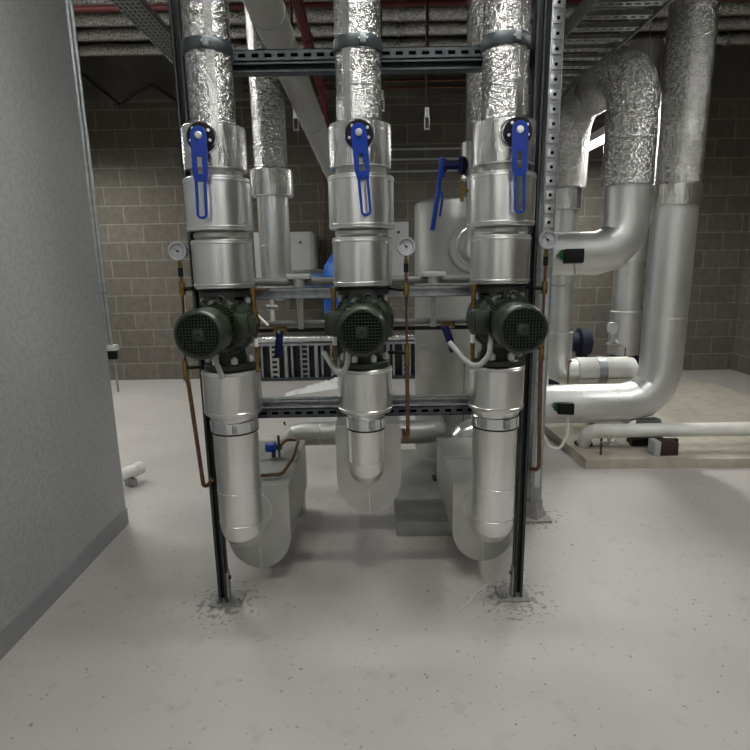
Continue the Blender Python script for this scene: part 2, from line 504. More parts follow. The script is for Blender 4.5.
def pump(x, side):
    z = 1.273
    t = thing('inline_pump', {
        'left': 'dark green pump at the left, its round motor grille turned to the viewer',
        'middle': 'dark green pump in the middle of the row, round motor grille facing forward',
        'right': 'dark green pump at the right end, its round motor grille beside the right post'}[side],
        'pump', (x, YC, 1.09), 'green inline pumps')
    # casing with two flanges
    mb = MB()
    mb.lathe((x, 2.255, z), (0, -1, 0), [(0, .06), (.01, .095), (.05, .118), (.10, .122), (.14, .118), (.15, .10), (.17, .09)], 40)
    mb.lathe((x, YC, 1.113), (0, 0, 1), [(0, .07), (.06, .06), (.22, .06), (.27, .07)], 32)
    mb.build('volute_casing', 'green2', t)
    MB().lathe((x, YC, 1.093), (0, 0, 1), [(0, .098), (.002, .102), (.020, .102), (.024, .098)], 40).build('bottom_flange', 'green', t)
    MB().lathe((x, YC, 1.378), (0, 0, 1), [(0, .098), (.002, .100), (.022, .100), (.024, .098)], 40).build('top_flange', 'steel_dark', t)
    # lantern and motor flange with lobes
    mb = MB().lathe((x, 2.10, z), (0, -1, 0), [(0, .095), (.02, .106), (.032, .106), (.036, .09), (.07, .07)], 40)
    for k in range(8):
        a = PI / 8 + k * PI / 4
        px, pz = x + .108 * math.cos(a), z + .108 * math.sin(a)
        mb.cyl((px, 2.098, pz), (px, 2.062, pz), .014, n=14)
    for a in (PI * .30, PI * .5, PI * .70):
        px, pz = x + .085 * math.cos(a), z + .085 * math.sin(a)
        mb.box((px, 2.08, pz), (.012, .08, .06), rot=rotY(PI / 2 - a))
    mb.build('motor_flange', 'green', t)
    for k in range(8):
        a = PI / 8 + k * PI / 4
        px, pz = x + .108 * math.cos(a), z + .108 * math.sin(a)
        MB().cyl((px, 2.063, pz), (px, 2.054, pz), .008, n=6).build('flange_screw', 'steel_dark', t)
    # motor with cooling fins
    mb = MB().lathe((x, 2.05, z), (0, -1, 0), [(0, .066), (.195, .066)], 40)
    for k in range(40):
        a = 2 * PI * k / 40
        if abs(((a - PI + PI) % (2 * PI)) - PI) < .42 and False: continue
        c, s_ = math.cos(a), math.sin(a)
        mb.box((x + .073 * c, 1.957, z + .073 * s_), (.018, .16, .0035), rot=rotY(-a))
    mb.build('motor_body', 'green', t)
    # terminal box on the side
    sx = 1 if side == 'left' else -1
    mb = MB().box((x + sx * .102, 1.985, z + .01), (.055, .085, .085), bev=.006)
    mb.box((x + sx * .133, 1.985, z + .01), (.010, .075, .075), bev=.004)
    mb.build('terminal_box', 'green', t)
    # fan cowl: open drum with rolled rim
    mb = MB().lathe((x, 1.895, z), (0, -1, 0), [(0, .078), (.004, .084), (.095, .0855), (.108, .0840), (.115, .0780), (.117, .0715), (.113, .0700), (.098, .0695), (.09, .001)], 56, caps=False)
    mb.build('fan_cowl', 'green', t)
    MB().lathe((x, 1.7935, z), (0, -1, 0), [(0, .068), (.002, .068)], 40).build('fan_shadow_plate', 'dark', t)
    mb = MB(); R = .0705; yg = 1.783
    k = -6
    for k in range(-6, 7):
        o = k * .0108
        h = math.sqrt(max(0, R * R - o * o))
        if h < .01: continue
        mb.box((x + o, yg, z), (.0026, .004, 2 * h))
        mb.box((x, yg - .0005, z + o), (2 * h, .004, .0026))
    g = mb.build('fan_grille', 'green', t)
    mb = MB().box((x, yg - .003, z), (.036, .003, .036), bev=.001); mb.m = 1
    mb.cyl((x, yg - .0045, z), (x, yg - .0055, z), .0035, n=12)
    mb.build('centre_plate', ['green', 'dark'], g)
    # flange bolts
    for zz, q in ((1.362, 1), (1.130, -1)):
        for a in (PI * 1.36, PI * 1.64, PI * 1.05, PI * 1.95):
            px, py = x + .086 * math.cos(a), YC + .086 * math.sin(a)
            MB().cyl((px, py, zz - .010), (px, py, zz + .010), .0135, n=6).cyl((px, py, zz - .016), (px, py, zz + .016), .007, n=10).build('flange_bolt', 'zinc_bolt', t)
    # eye bolt and cable
    MB().torus((x + .02, 2.0, z + .100), (0, 1, 0), .014, .004, 20, 6).build('lifting_eye', 'steel_dark', t)
    pts = {'left': [(x + .0, 1.99, z - .06), (x - .005, 1.965, z - .12), (x + .02, 1.955, z - .185)],
           'middle': [(x - .052, 1.96, z - .055), (x - .058, 1.945, z - .13), (x - .082, 1.955, z - .19), (x - .118, 1.985, z - .15), (x - .152, 2.02, z - .105)],
           'right': [(x - .065, 1.97, z - .03), (x - .075, 1.94, z - .11), (x - .12, 1.945, z - .165), (x - .165, 1.985, z - .13), (x - .21, 2.03, z - .075)]}[side]
    MB().tube(pts, .0105, .05, 5, 12).build('flexible_conduit', 'grey_plastic', t, 'pale grey flexible conduit')
    return t


def lever_part(t, x, tilt, z=1.938):
    """blue hand lever in front of a notched black plate"""
    yp = 2.018
    mb = MB().lathe((x, yp + .004, z), (0, -1, 0), [(0, .047), (.002, .049), (.010, .049), (.012, .046)], 40)
    for k in range(9):
        a = PI + .25 + k * .16
        mb.box((x + .049 * math.cos(a), yp - .002, z + .049 * math.sin(a)), (.006, .007, .004), rot=rotY(-a))
    n = mb.build('notch_plate', 'black', t)
    for a in (.6, 2.3, 3.5, -.35):
        MB().cyl((x + .036 * math.cos(a), yp - .008, z + .036 * math.sin(a)), (x + .036 * math.cos(a), yp - .013, z + .036 * math.sin(a)), .005, n=10).build('plate_screw', 'galv_bright', n)
    c, s_ = math.cos(tilt), math.sin(tilt)
    ex = V((c, 0, s_)); ey = V((-s_, 0, c))
    p = V((x, yp - .022, z))
    mb = MB()
    d = (0, -.009, 0)
    hub = [(.027 * math.cos(a), .027 * math.sin(a) + .004) for a in [PI * k / 10 for k in range(11)]]
    mb.prism(hub + [(-.028, -.02), (-.027, -.07)] + [(.027, -.07), (.028, -.02)], p, ex, ey, d)
    # slotted waist: two cheeks
    for q in (-1, 1):
        mb.prism([(q * .027, -.07), (q * .0265, -.125), (q * .021, -.150), (q * .010, -.150), (q * .010, -.132), (q * .009, -.116), (q * .009, -.080), (q * .012, -.07)], p, ex, ey, d)
    mb.prism([(-.021, -.126), (.021, -.126), (.020, -.152), (-.020, -.152)], p + V((0, .001, 0)), ex, ey, d)
    # long grip loop
    for q in (-1, 1):
        mb.prism([(q * .0205, -.147), (q * .0190, -.262), (q * .0105, -.262), (q * .0105, -.147)], p, ex, ey, d)
    arc = [(.0190 * math.cos(a), -.262 - .0170 * math.sin(a)) for a in [PI * k / 8 for k in range(9)]]
    arc2 = [(.0105 * math.cos(a), -.262 - .0080 * math.sin(a)) for a in [PI - PI * k / 8 for k in range(9)]]
    mb.prism(arc + arc2, p, ex, ey, d)
    mb.lathe((x, yp - .008, z), (0, -1, 0), [(0, .018), (.016, .018)], 20)
    h = mb.build('hand_lever', 'blue', t, 'blue hand lever')
    MB().lathe((x, yp - .030, z), (0, -1, 0), [(0, .0125), (.003, .0125), (.005, .010)], 20).lathe((x, yp - .034, z), (0, -1, 0), [(0, .006), (.003, .006)], 6).build('pivot_washer', 'galv_bright', h)


def column(i, x, tilt):
    s = SIDE[i]
    # foil riser
    t = thing('foil_riser', 'foil wrapped riser pipe above the %s valve, running up out of view' % s, 'pipe', (x, YC, 1.98), 'front foil risers')
    MB().lathe((x, YC, 1.98), (0, 0, 1), [(0, .083), (.5, .0835), (1.2, .083), (2.35, .083)], 48).build('foil_wrap', 'foil', t)
    a = -PI / 2 + (.35 if i == 0 else -.5 if i == 1 else .45)
    MB().box((x + .0835 * math.cos(a), YC + .0835 * math.sin(a), 2.9), (.002, .028, 1.8), rot=rotZ(a)).build('seam_tape', 'foil_box', t)
    # pipe clamp
    t = thing('pipe_clamp', 'dark steel band clamp round the %s foil riser at the top rail' % s, 'clamp', (x, YC, 2.235), 'upper pipe clamps')
    mb = MB().lathe((x, YC, 2.235), (0, 0, 1), [(0, .0845), (0, .0875), (.003, .089), (.039, .089), (.042, .0875), (.042, .0845)], 48)
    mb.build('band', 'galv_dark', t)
    mb = MB().box((x + .02, YC - .094, 2.256), (.02, .016, .03), bev=.002).cyl((x + .004, YC - .096, 2.256), (x + .036, YC - .096, 2.256), .0035, n=8)
    mb.build('clamp_ear', 'galv', t)
    # butterfly valve in foil jacket
    t = thing('butterfly_valve', 'foil lagged valve with a blue lever, above the %s pump' % s, 'valve', (x, YC, 1.815), 'lever valves')
    mb = MB().lathe((x, YC, 1.842), (0, 0, 1), [(0, .084), (.0, .112), (.004, .116), (.075, .117), (.148, .116), (.152, .112), (.156, .09), (.15, .084)], 48, caps=False)
    mb.build('foil_jacket', 'foil_box', t)
    MB().torus((x + (-.008, 0, .012)[i], YC - .1165, 1.938), (0, 1, 0), .050, .004, 32, 8).build('cutout_edge', 'foil_box', t)
    MB().cyl((x, 2.06, 1.938), (x, 2.02, 1.938), .03).build('stem', 'black', t)
    MB().lathe((x, YC, 1.812), (0, 0, 1), [(0, .094), (.034, .094)], 40).build('neck', 'alu_dull', t)
    lever_part(t, x + (-.010, 0, .020)[i], tilt)
    # jackets
    t = thing('lagging_jacket', 'tall aluminium jacket on the %s column, just below its blue lever valve' % s, 'pipe jacket', (x, YC, 1.595), 'upper pipe jackets')
    b = jacket(MB(), x, YC, 1.624, 1.815, .124).build('cladding', 'alu', t)
    MB().lathe((x, YC, 1.593), (0, 0, 1), [(0, .096), (.01, .103), (.022, .103), (.031, .096)], 40).build('neck_ring', 'alu_dull', t)
    for zz in (1.65, 1.79):
        MB().cyl((x + .12 * math.cos(-.55), YC + .12 * math.sin(-.55), zz), (x + .126 * math.cos(-.55), YC + .126 * math.sin(-.55), zz), .003, n=8).build('rivet', 'galv', b)
    t = thing('lagging_jacket', 'aluminium jacket directly on top of the %s green pump' % s, 'pipe jacket', (x, YC, 1.40), 'pump top jackets')
    jacket(MB(), x, YC, 1.411, 1.593, .1145).build('cladding', 'alu', t)
    MB().lathe((x, YC, 1.402), (0, 0, 1), [(0, .106), (.006, .106)], 40).build('dark_gasket', 'black', t)
    pump(x, s)
    t = thing('lagging_jacket', 'short aluminium jacket right under the %s green pump' % s, 'pipe jacket', (x, YC, .89), 'pump bottom jackets')
    jacket(MB(), x, YC, .908, 1.090, .116 if i == 0 else .110).build('cladding', 'alu', t)
    MB().lathe((x, YC, .888), (0, 0, 1), [(0, .078 if i == 1 else .094), (.020, .090 if i == 1 else .100)], 40).build('neck_ring', 'alu', t)
    t = thing('pipe_clamp', 'shiny band clamp under the %s pump at the lowest rail' % s, 'clamp', (x, YC, .829), 'lower pipe clamps')
    rc = .074 if i == 1 else .091
    MB().lathe((x, YC, .836), (0, 0, 1), [(0, rc), (0, rc + .005), (.003, rc + .007), (.045, rc + .007), (.048, rc + .005), (.048, rc)], 48).build('band', 'chrome', t)
    MB().lathe((x, YC, .829), (0, 0, 1), [(0, rc), (0, rc + .004), (.007, rc + .004), (.007, rc)], 48, caps=False).build('dark_gap_ring', 'black', t)  # black ring drawing the dark gap just under the band
    MB().box((x + .025, YC - rc - .010, .860), (.022, .012, .036), bev=.002).build('clamp_ear', 'galv', t)
    # suction pipe with mitred elbow
    dz = .29 if i == 1 else 0
    za = .642 if i == 1 else .370
    bx = [-.561, -.036, .502][i]
    rp = .074 if i == 1 else .091
    if i != 1: za += .012
    t = thing('suction_pipe', 'aluminium clad pipe dropping from the %s pump and bending back into its lagging box' % s, 'pipe', (x, YC, za), 'suction pipes')
    MB().tube([(x, YC, .888), (x, YC, za), (x, 2.352, za)], rp, .05, 3, 48).build('cladding', 'alu', t, None, None, 15)
    MB().torus((x, YC, za + .05), (0, 0, 1), rp, .0022, 48, 6).build('seam_bead', 'alu', t)
    if i != 1: MB().torus((x, YC, .575), (0, 0, 1), rp, .0018, 48, 6).build('seam_bead', 'alu', t)
    MB().lathe((x, 2.330, za), (0, 1, 0), [(0, rp + .003), (.020, rp + .003)], 48).build('collar', 'alu', t)
    # lagging box: U shaped, extruded to the back
    zb, zt, hw, yf, yb = (.073, .073 + dz * .95, .089)[i], .495 + dz * .975, .1485, 2.352, 3.0
    lab = {'left': 'rounded aluminium lagging box behind the left suction pipe, near the floor',
           'middle': 'rounded aluminium lagging box behind the middle suction pipe, hanging higher than the others',
           'right': 'rounded aluminium lagging box behind the right suction pipe, near the floor'}[s]
    t = thing('lagging_box', lab, 'pipe box', (bx, yf + .3, zb), 'lagging boxes')
    arcs = [(hw * math.cos(a), zb + hw * 1.15 + hw * 1.15 * math.sin(a)) for a in [PI + PI * k / 24 for k in range(25)]]
    poly = [(px, pz) for px, pz in arcs] + [(hw, zt), (-hw, zt)]
    mb = MB().prism(poly, (bx, yf, 0), (1, 0, 0), (0, 0, 1), (0, yb - yf, 0))
    mb.build('cladding', 'alu_dull', t)
    MB().box((bx + .0, yf - .0008, zb + .055), (.0022, .002, .11)).build('front_seam', 'alu', t)
    MB().box((bx, yf + .32, zt + .001), (2 * hw + .004, .03, .003)).build('top_strap', 'alu', t)


for i, (x, tl) in enumerate(((-.583, -.035), (-.041, .075), (.494, .03))):
    column(i, x, tl)


# ------------------------------------------------------------------ gauges and their copper pipes
def gauge(x, z, y, label, plabel, side, zt, zl, pts, needle):
    t = thing('pressure_gauge', label, 'gauge', (x, y, z - .11), 'pressure gauges')
    mb = MB().lathe((x, y + .012, z), (0, -1, 0), [(0, .030), (.004, .034), (.024, .034), (.028, .035), (.031, .0335), (.031, .0295), (.026, .0290)], 40, caps=False)
    mb.lathe((x, y + .011, z), (0, -1, 0), [(0, .031), (.002, .031)], 32)
    mb.build('case', 'galv_bright', t)
    f = MB().lathe((x, y - .004, z), (0, -1, 0), [(0, .030), (.009, .030)], 40).build('dial_face', 'dial', t)
    mb = MB()
    for k in range(28):
        a = -PI * .25 + k * PI * 1.5 / 27
        L = .006 if k % 4 == 0 else .0035
        mb.box((x + (.027 - L / 2) * math.cos(a), y - .0134, z + (.027 - L / 2) * math.sin(a)), (L, .0006, .0009), rot=rotY(-a))
    mb.build('scale_marks', 'black', f)
    c, s_ = math.cos(needle), math.sin(needle)
    mb = MB().prism([(-.008, -.0018), (-.008, .0018), (.020, .0006), (.020, -.0006)], (x, y - .0155, z), (c, 0, s_), (-s_, 0, c), (0, .001, 0))
    mb.lathe((x, y - .013, z), (0, -1, 0), [(0, .004), (.004, .004)], 12)
    mb.build('needle', 'black', f)
    MB().cyl((x, y, z - .033), (x, y, z - .052), .007, n=6).cyl((x, y, z - .052), (x, y, z - .062), .010, n=6).build('brass_nut', 'brass', t)
    MB().cyl((x, y, z - .062), (x, y, z - .096), .0095, n=16).build('snubber', 'black', t)
    # pipe from gauge down
    t = thing('gauge_pipe', plabel, 'copper pipe', (x, y, pts[-1][2]), 'copper gauge pipes')
    mb = MB().tube([(x, y, z - .096), (x + pts[0][0] * 0, y, zt + .02)], .006, n=12)
    mb.tube([(x, y, zt), (x + (pts[0][0] - x) * .4, y, (zt + zl) / 2), (pts[0][0], y, zl)], .005, .1, 4, 12)
    mb.build('upper_tube', 'copper', t)
    MB().cyl((x, y, zt - .022), (x, y, zt + .026), .012, n=16).build('upper_tee', 'brass', t)
    MB().tube([(x + side * .008, y, zt), (x + side * .045, y, zt + .002)], .008, n=12).tube([(x + side * .045, y, zt + .002), (x + side * .075, y + .03, zt + .004)], .005, n=10).build('upper_cock', 'black', t)
    MB().cyl((pts[0][0], y, zl - .035), (pts[0][0], y, zl + .03), .011, n=16).cyl((pts[0][0], y, zl - .05), (pts[0][0], y, zl - .035), .013, n=6).build('lower_tee', 'brass', t)
    MB().tube([(pts[0][0] + side * .008, y, zl), (pts[0][0] + side * .075, y + .02, zl)], .007, n=12).build('lower_cock', 'black', t)
    MB().tube([(pts[0][0], y, zl - .04)] + pts[1:], .0085, .03, 5, 14).build('copper_drop', 'copper', t)


gauge(-.742, 1.554, 2.12, 'round pressure gauge at the left, against the block wall', 'thin copper gauge pipe running down beside the left post', 1, 1.41, 1.10,
      [(-.757, 2.12, 1.1), (-.750, 2.12, 1.03), (-.725, 2.12, .58), (-.697, 2.155, .61)], 2.5)
gauge(.127, 1.556, 2.12, 'round pressure gauge between the middle and right pumps', 'copper gauge pipe hanging between the middle and right pumps', -1, 1.395, 1.145,
      [(.129, 2.12, 1.1), (.129, 2.12, 1.05), (.131, 2.12, .80), (.118, 2.12, .79), (.112, 2.12, .83)], 2.2)
gauge(.664, 1.572, 2.12, 'round pressure gauge at the right, in front of the washer post', 'copper gauge pipe running down beside the right front post', -1, 1.39, 1.155,
      [(.664, 2.12, 1.1), (.664, 2.12, 1.05), (.676, 2.12, .64), (.652, 2.16, .63)], 2.4)


# ------------------------------------------------------------------ brass drain strings beside each pump
def drain_string(x, label):
    y = 2.06
    t = thing('brass_drain_valve', label, 'brass valve', (x, y, 1.09), 'brass drain valves')
    MB().cyl((x, y, 1.325), (x, y, 1.395), .009, n=14).cyl((x, y, 1.39), (x, y, 1.412), .013, n=14).build('vent_head', 'brass', t)
    MB().cyl((x, y, 1.28), (x, y, 1.33), .0135, n=6).cyl((x, y, 1.295), (x, y, 1.315), .0165, n=14).build('valve_body', 'brass', t)
    MB().cyl((x, y, 1.22), (x, y, 1.28), .006, n=12).build('tail_pipe', 'copper', t)
    MB().cyl((x, y, 1.19), (x, y, 1.222), .009, n=14).build('white_sleeve', 'white', t)
    MB().cyl((x, y, 1.13), (x, y, 1.19), .010, n=6).cyl((x, y, 1.09), (x, y, 1.13), .007, n=12).build('lower_nipple', 'brass', t)
    MB().tube([(x + .012, y, 1.31), (x + .05, y - .0, 1.27)], .005, n=10).build('drain_handle', 'white', t)
    MB().tube([(x, y, 1.400), (x + .03, y + .06, 1.402), (x + .03, 2.2, 1.402)], .006, .02, 4, 10).build('branch_tube', 'copper', t)


drain_string(-.455, 'brass drain valve string on the right side of the left pump')
drain_string(-.152, 'brass drain valve string on the left side of the middle pump')
drain_string(.378, 'brass drain valve string on the left side of the right pump')


# ------------------------------------------------------------------ small bore pipework on the middle rail
def hpipe(name, x0, x1, y, z, r, m, label, cat='pipe', group=None):
    return tag(MB().cyl((x0, y, z), (x1, y, z), r, n=20).build(name, m), label, cat, group)


hpipe('drain_pipe', -.68, .60, 2.40, 1.422, .018, 'dull_grey', 'thin grey pipe lying just above the middle strut rail')
hpipe('condensate_pipe', -.66, .58, 2.38, 1.212, .009, 'black', 'thin black pipe below the middle strut rail, behind the pumps')
hpipe('condensate_pipe', -.66, .58, 2.43, 1.236, .014, 'dull_grey', 'thin galvanised pipe just above the black pipe behind the pumps')
for x, lb in ((-.32, 'pale grey plastic tundish hanging between the left and middle pumps'), (.258, 'pale grey plastic tundish hanging between the middle and right pumps')):
    t = thing('tundish', lb, 'drain funnel', (x, 2.355, 1.23), 'plastic tundishes')
    MB().box((x, 2.355, 1.446), (.10, .06, .022), bev=.004).lathe((x, 2.355, 1.435), (0, 0, -1), [(0, .026), (.03, .022), (.05, .017)], 20).build('bowl', 'grey_plastic', t)
    MB().lathe((x, 2.355, 1.390), (0, 0, -1), [(0, .017), (.10, .013), (.17, .012)], 16).build('tail', 'grey_plastic', t)
# ball valves with navy insulated handles
for x, z, lb in ((-.415, 1.158, 'navy handled valve on the thin pipes right of the left pump'), (-.165, 1.158, 'navy handled valve on the thin pipes left of the middle pump'), (.325, 1.168, 'navy handled valve on the thin pipes left of the right pump')):
    t = thing('ball_valve', lb, 'valve', (x, 2.35, z - .05), 'navy handled valves')
    MB().cyl((x - .03, 2.38, z + .055), (x + .03, 2.38, z + .055), .017, n=14).cyl((x, 2.38, z + .055), (x, 2.335, z + .055), .012, n=12).build('valve_body', 'brass', t)
    MB().box((x, 2.325, z + .0), (.032, .012, .12), rot=rotY(.12 if x < .3 else -.35), bev=.003).build('handle', 'navy', t)
    MB().cyl((x + .004, 2.328, z + .055), (x + .004, 2.312, z + .055), .007, n=6).build('handle_nut', 'galv', t)
t = thing('bleed_valve', 'white topped bleed valve on the thin pipes left of the tundish', 'valve', (-.415, 2.35, 1.27), None)
MB().cyl((-.455, 2.43, 1.248), (-.455, 2.43, 1.35), .010, n=12).build('white_stem', 'white', t)
MB().cyl((-.48, 2.43, 1.31), (-.43, 2.43, 1.31), .012, n=12).build('cross_tee', 'galv_bright', t)


# ------------------------------------------------------------------ differential sensors on the outer boxes
def box_sensor(x, y, zt, label, s=1, loop=True):
    t = thing('pressure_sensor', label, 'sensor', (x, y, zt), 'blue sensors on the boxes')
    MB().lathe((x, y, zt + .055), (s, 0, 0), [(-.04, .022), (-.036, .026), (-.01, .027), (.0, .030), (.012, .030), (.014, .024)], 8).build('blue_body', 'blue', t)
    MB().cyl((x + s * .014, y, zt + .055), (x + s * .045, y, zt + .055), .013, n=14).cyl((x + s * .03, y, zt + .003), (x + s * .03, y, zt + .12), .007, n=10).build('dark_stem', 'steel_dark', t)
    MB().cyl((x - .0, y, zt + .002), (x, y, zt + .04), .012, n=12).build('nipple', 'steel_dark', t)


box_sensor(-.545, 2.72, .495, 'blue sensor on top of the left lagging box')
box_sensor(.545, 2.66, .495, 'blue sensor on top of the right lagging box', -1)
t = thing('capillary_loop', 'bent copper tube looping over the left lagging box top', 'copper pipe', (-.5, 2.6, .5))
MB().tube([(-.62, 2.42, .512), (-.455, 2.44, .512), (-.425, 2.60, .53), (-.43, 2.86, .54), (-.50, 2.88, .54), (-.515, 2.74, .545)], .0085, .03, 5, 14).build('tube', 'copper', t)
for p in ((-.58, 2.42), (-.428, 2.78)):
    MB().box((p[0], p[1], .505), (.02, .02, .016), bev=.002).build('clip', 'galv', t)


# ------------------------------------------------------------------ header pipe, tank and plinth behind
t = thing('header_pipe', 'horizontal aluminium pipe with an elbow, behind the left and middle boxes', 'pipe', (-.1, 3.085, 0))
MB().tube([(-.51, 3.085, 0), (-.51, 3.085, .505), (.36, 3.085, .505), (.36, 3.345, .505)], .070, .082, 3, 40).build('cladding', 'alu_dull', t, None, None, 15)
for x in (-.33, -.24, -.15):
    MB().torus((x, 3.085, .505), (1, 0, 0), .070, .002, 40, 6).build('seam_bead', 'alu', t)
MB().cyl((-.535, 3.05, .575), (-.535, 3.03, .595), .006, n=8).build('test_point', 'black', t)
t = thing('elbow_pipe', 'bright aluminium elbow behind the right lagging box, beside the tank foot', 'pipe', (.5, 3.09, 0))
MB().tube([(.49, 3.088, .1), (.49, 3.088, .50), (.72, 3.095, .50), (.72, 3.315, .50)], .078, .14, 5, 40).build('cladding', 'alu', t, None, None, 15)
MB().torus((.60, 3.092, .50), (1, .07, 0), .078, .002, 40, 6).build('seam_bead', 'alu', t)

tx, ty = .57, 3.56
t = thing('buffer_tank', 'tall clad steel tank on legs behind the right pump', 'tank', (tx, ty, .1))
MB().lathe((tx, ty, .17), (0, 0, 1), [(0, .13), (.0, .17), (.065, .293), (.08, .30), (1.67, .30), (1.685, .293), (1.70, .25), (1.705, .1)], 64).build('cladding', 'alu_dull', t)
for a in (-PI * .72, -PI * .28, PI * .5):
    px, py = tx + .235 * math.cos(a), ty + .235 * math.sin(a)
    l = MB().cyl((px, py, .087), (px, py, .235), .024, n=16).build('leg', 'steel_dark', t)
    MB().box((px, py, .0875), (.10, .10, .005), bev=.001).build('foot_plate', 'steel_dark', l)
MB().torus((tx, ty, .95), (0, 0, 1), .30, .003, 64, 6).build('seam_bead', 'alu_dull', t)
MB().box((tx - .02, ty - .3005, .63), (.004, .004, .6)).build('vertical_seam', 'steel_dark', t)
tag(MB().box((.45, 3.36, .0425), (.69, 1.20, .085), bev=.006).build('tank_plinth', 'concrete_grey'), 'low concrete plinth on the floor under the tank', 'plinth')
# tank inlet: foil riser, lagged valve, elbow into the tank
fx, fy = .585, 3.0
t = thing('foil_riser', 'foil wrapped pipe rising behind the right column to the ceiling', 'pipe', (fx, fy, 2.1))
MB().lathe((fx, fy, 2.10), (0, 0, 1), [(0, .092), (2.25, .092)], 40).build('foil_wrap', 'foil', t)
t = thing('butterfly_valve', 'rear foil lagged valve with a side pointing blue lever, left of the right column', 'valve', (fx, fy, 1.9))
MB().lathe((fx, fy, 1.915), (0, 0, 1), [(0, .10), (0, .112), (.004, .116), (.18, .116), (.185, .11), (.186, .09)], 40).build('foil_jacket', 'foil_box', t)
l = MB().cyl((fx - .11, 2.97, 1.985), (fx - .20, 2.97, 1.985), .020, n=18)
l.lathe((fx - .116, 2.97, 1.985), (-1, 0, 0), [(0, .045), (.012, .045), (.016, .03)], 24)
l.lathe((fx - .195, 2.97, 1.985), (-1, 0, 0), [(0, .034), (.018, .034)], 20)
l.build('stem', 'navy', t)
mb = MB()
a0, a1, a2 = V((fx - .222, 2.97, 2.005)), V((fx - .235, 2.965, 1.87)), V((fx - .268, 2.955, 1.66))
mb.tube([a0, a1, a2], .0125, .05, 4, 10)
mb.tube([a1, a1 + V((.022, 0, -.03)), a2 + V((.040, 0, .07))], .006, .02, 3, 8)
mb.box(a0 + V((.002, 0, -.03)), (.028, .04, .10), bev=.005)
mb.build('hand_lever', 'blue', t, 'blue hand lever seen edge on')
t = thing('drain_cock', 'small brass cock beside the rear valve, left of the right column', 'brass valve', (.468, 2.92, 1.8))
MB().cyl((.468, 2.93, 1.80), (.468, 2.93, 1.90), .010, n=12).cyl((.468, 2.93, 1.84), (.468, 2.93, 1.87), .022, n=6).build('cock_body', 'brass', t)
MB().cyl((.468, 2.93, 1.855), (.53, 2.96, 1.855), .008, n=10).build('nipple', 'brass', t)
t = thing('tank_inlet_pipe', 'clad pipe below the rear valve bending into the tank through a round collar', 'pipe', (fx, fy, 1.45))
MB().tube([(fx, fy, 1.915), (fx, fy, 1.58), (fx, 3.262, 1.58)], .080, .09, 5, 40).build('cladding', 'alu', t, None, None, 15)
MB().lathe((fx, 3.17, 1.58), (0, 1, 0), [(0, .10), (.0, .142), (.004, .147), (.088, .149)], 48, caps=False).lathe((fx, 3.172, 1.58), (0, 1, 0), [(0, .146), (.004, .146)], 48).build('collar', 'alu_dull', t)
MB().torus((fx, 3.17, 1.58), (0, 1, 0), .108, .006, 40, 8).build('collar_bead', 'alu', t)

# rear left foil pipe
fx, fy = -.615, 3.5
t = thing('foil_riser', 'foil wrapped pipe rising behind the left column, above a foil collar', 'pipe', (fx, fy, 2.0))
MB().lathe((fx, fy, 2.06), (0, 0, 1), [(0, .101), (2.3, .101)], 40).build('foil_wrap', 'foil', t)
t = thing('foil_collar', 'wider foil lagged collar on the rear pipe between left and middle columns', 'pipe jacket', (fx, fy, 1.87))
MB().lathe((fx, fy, 1.905), (0, 0, 1), [(0, .10), (0, .124), (.005, .130), (.15, .130), (.158, .122), (.16, .102)], 40, caps=False).build('foil_jacket', 'foil_box', t)
t = thing('clad_pipe', 'smooth aluminium pipe below the foil collar, in front of the left cabinet', 'pipe', (fx, fy, 1.3))
MB().tube([(fx, fy, 1.905), (fx, fy, 1.36), (fx + .02, 6.1, 1.34)], .096, .105, 5, 40).build('cladding', 'alu', t, None, None, 15)
MB().torus((fx, fy, 1.61), (0, 0, 1), .096, .002, 40, 6).build('seam_bead', 'alu', t)


# ------------------------------------------------------------------ cabinets, vessel and things at the back wall
def cabinet(x0, x1, y0, z0, z1, label, dark=False):
    t = thing('control_cabinet', label, 'cabinet', ((x0 + x1) / 2, (y0 + Y1) / 2, z0), 'grey wall cabinets')
    xc = (x0 + x1) / 2
    MB().box((xc, (y0 + Y1) / 2 + .01, (z0 + z1) / 2), (x1 - x0, Y1 - y0 - .02, z1 - z0), bev=.006).build('enclosure', 'cabinet', t)
    d = MB().box((xc, y0 + .006, (z0 + z1) / 2), (x1 - x0 - .03, .02, z1 - z0 - .03), bev=.004).build('door', 'cabinet', t)
    MB().cyl((x1 - .12, y0 - .004, z1 - .12), (x1 - .12, y0 - .014, z1 - .12), .016, n=16).build('lock', 'steel_dark', d)


cabinet(-1.36, -.705, 6.35, 1.22, 1.855, 'grey wall cabinet with a small round lock, behind the left rear pipe')
cabinet(-.16, .425, 6.55, 1.30, 1.96, 'grey wall cabinet behind the middle gauge, left of the tank')

t = thing('expansion_vessel', 'bright blue domed vessel standing behind the middle pump', 'vessel', (-.185, 5.4, 0))
MB().lathe((-.185, 5.4, .86), (0, 0, 1), [(0, .08), (.03, .18), (.08, .27), (.15, .31), (.50, .31), (.62, .29), (.72, .22), (.77, .12), (.78, .02)], 48).build('shell', 'sky_blue', t)
for a in (.4, 2.5, 4.6):
    MB().cyl((-.185 + .15 * math.cos(a), 5.4 + .15 * math.sin(a), 0), (-.185 + .15 * math.cos(a), 5.4 + .15 * math.sin(a), .93), .022, n=12).build('leg', 'steel_dark', t)


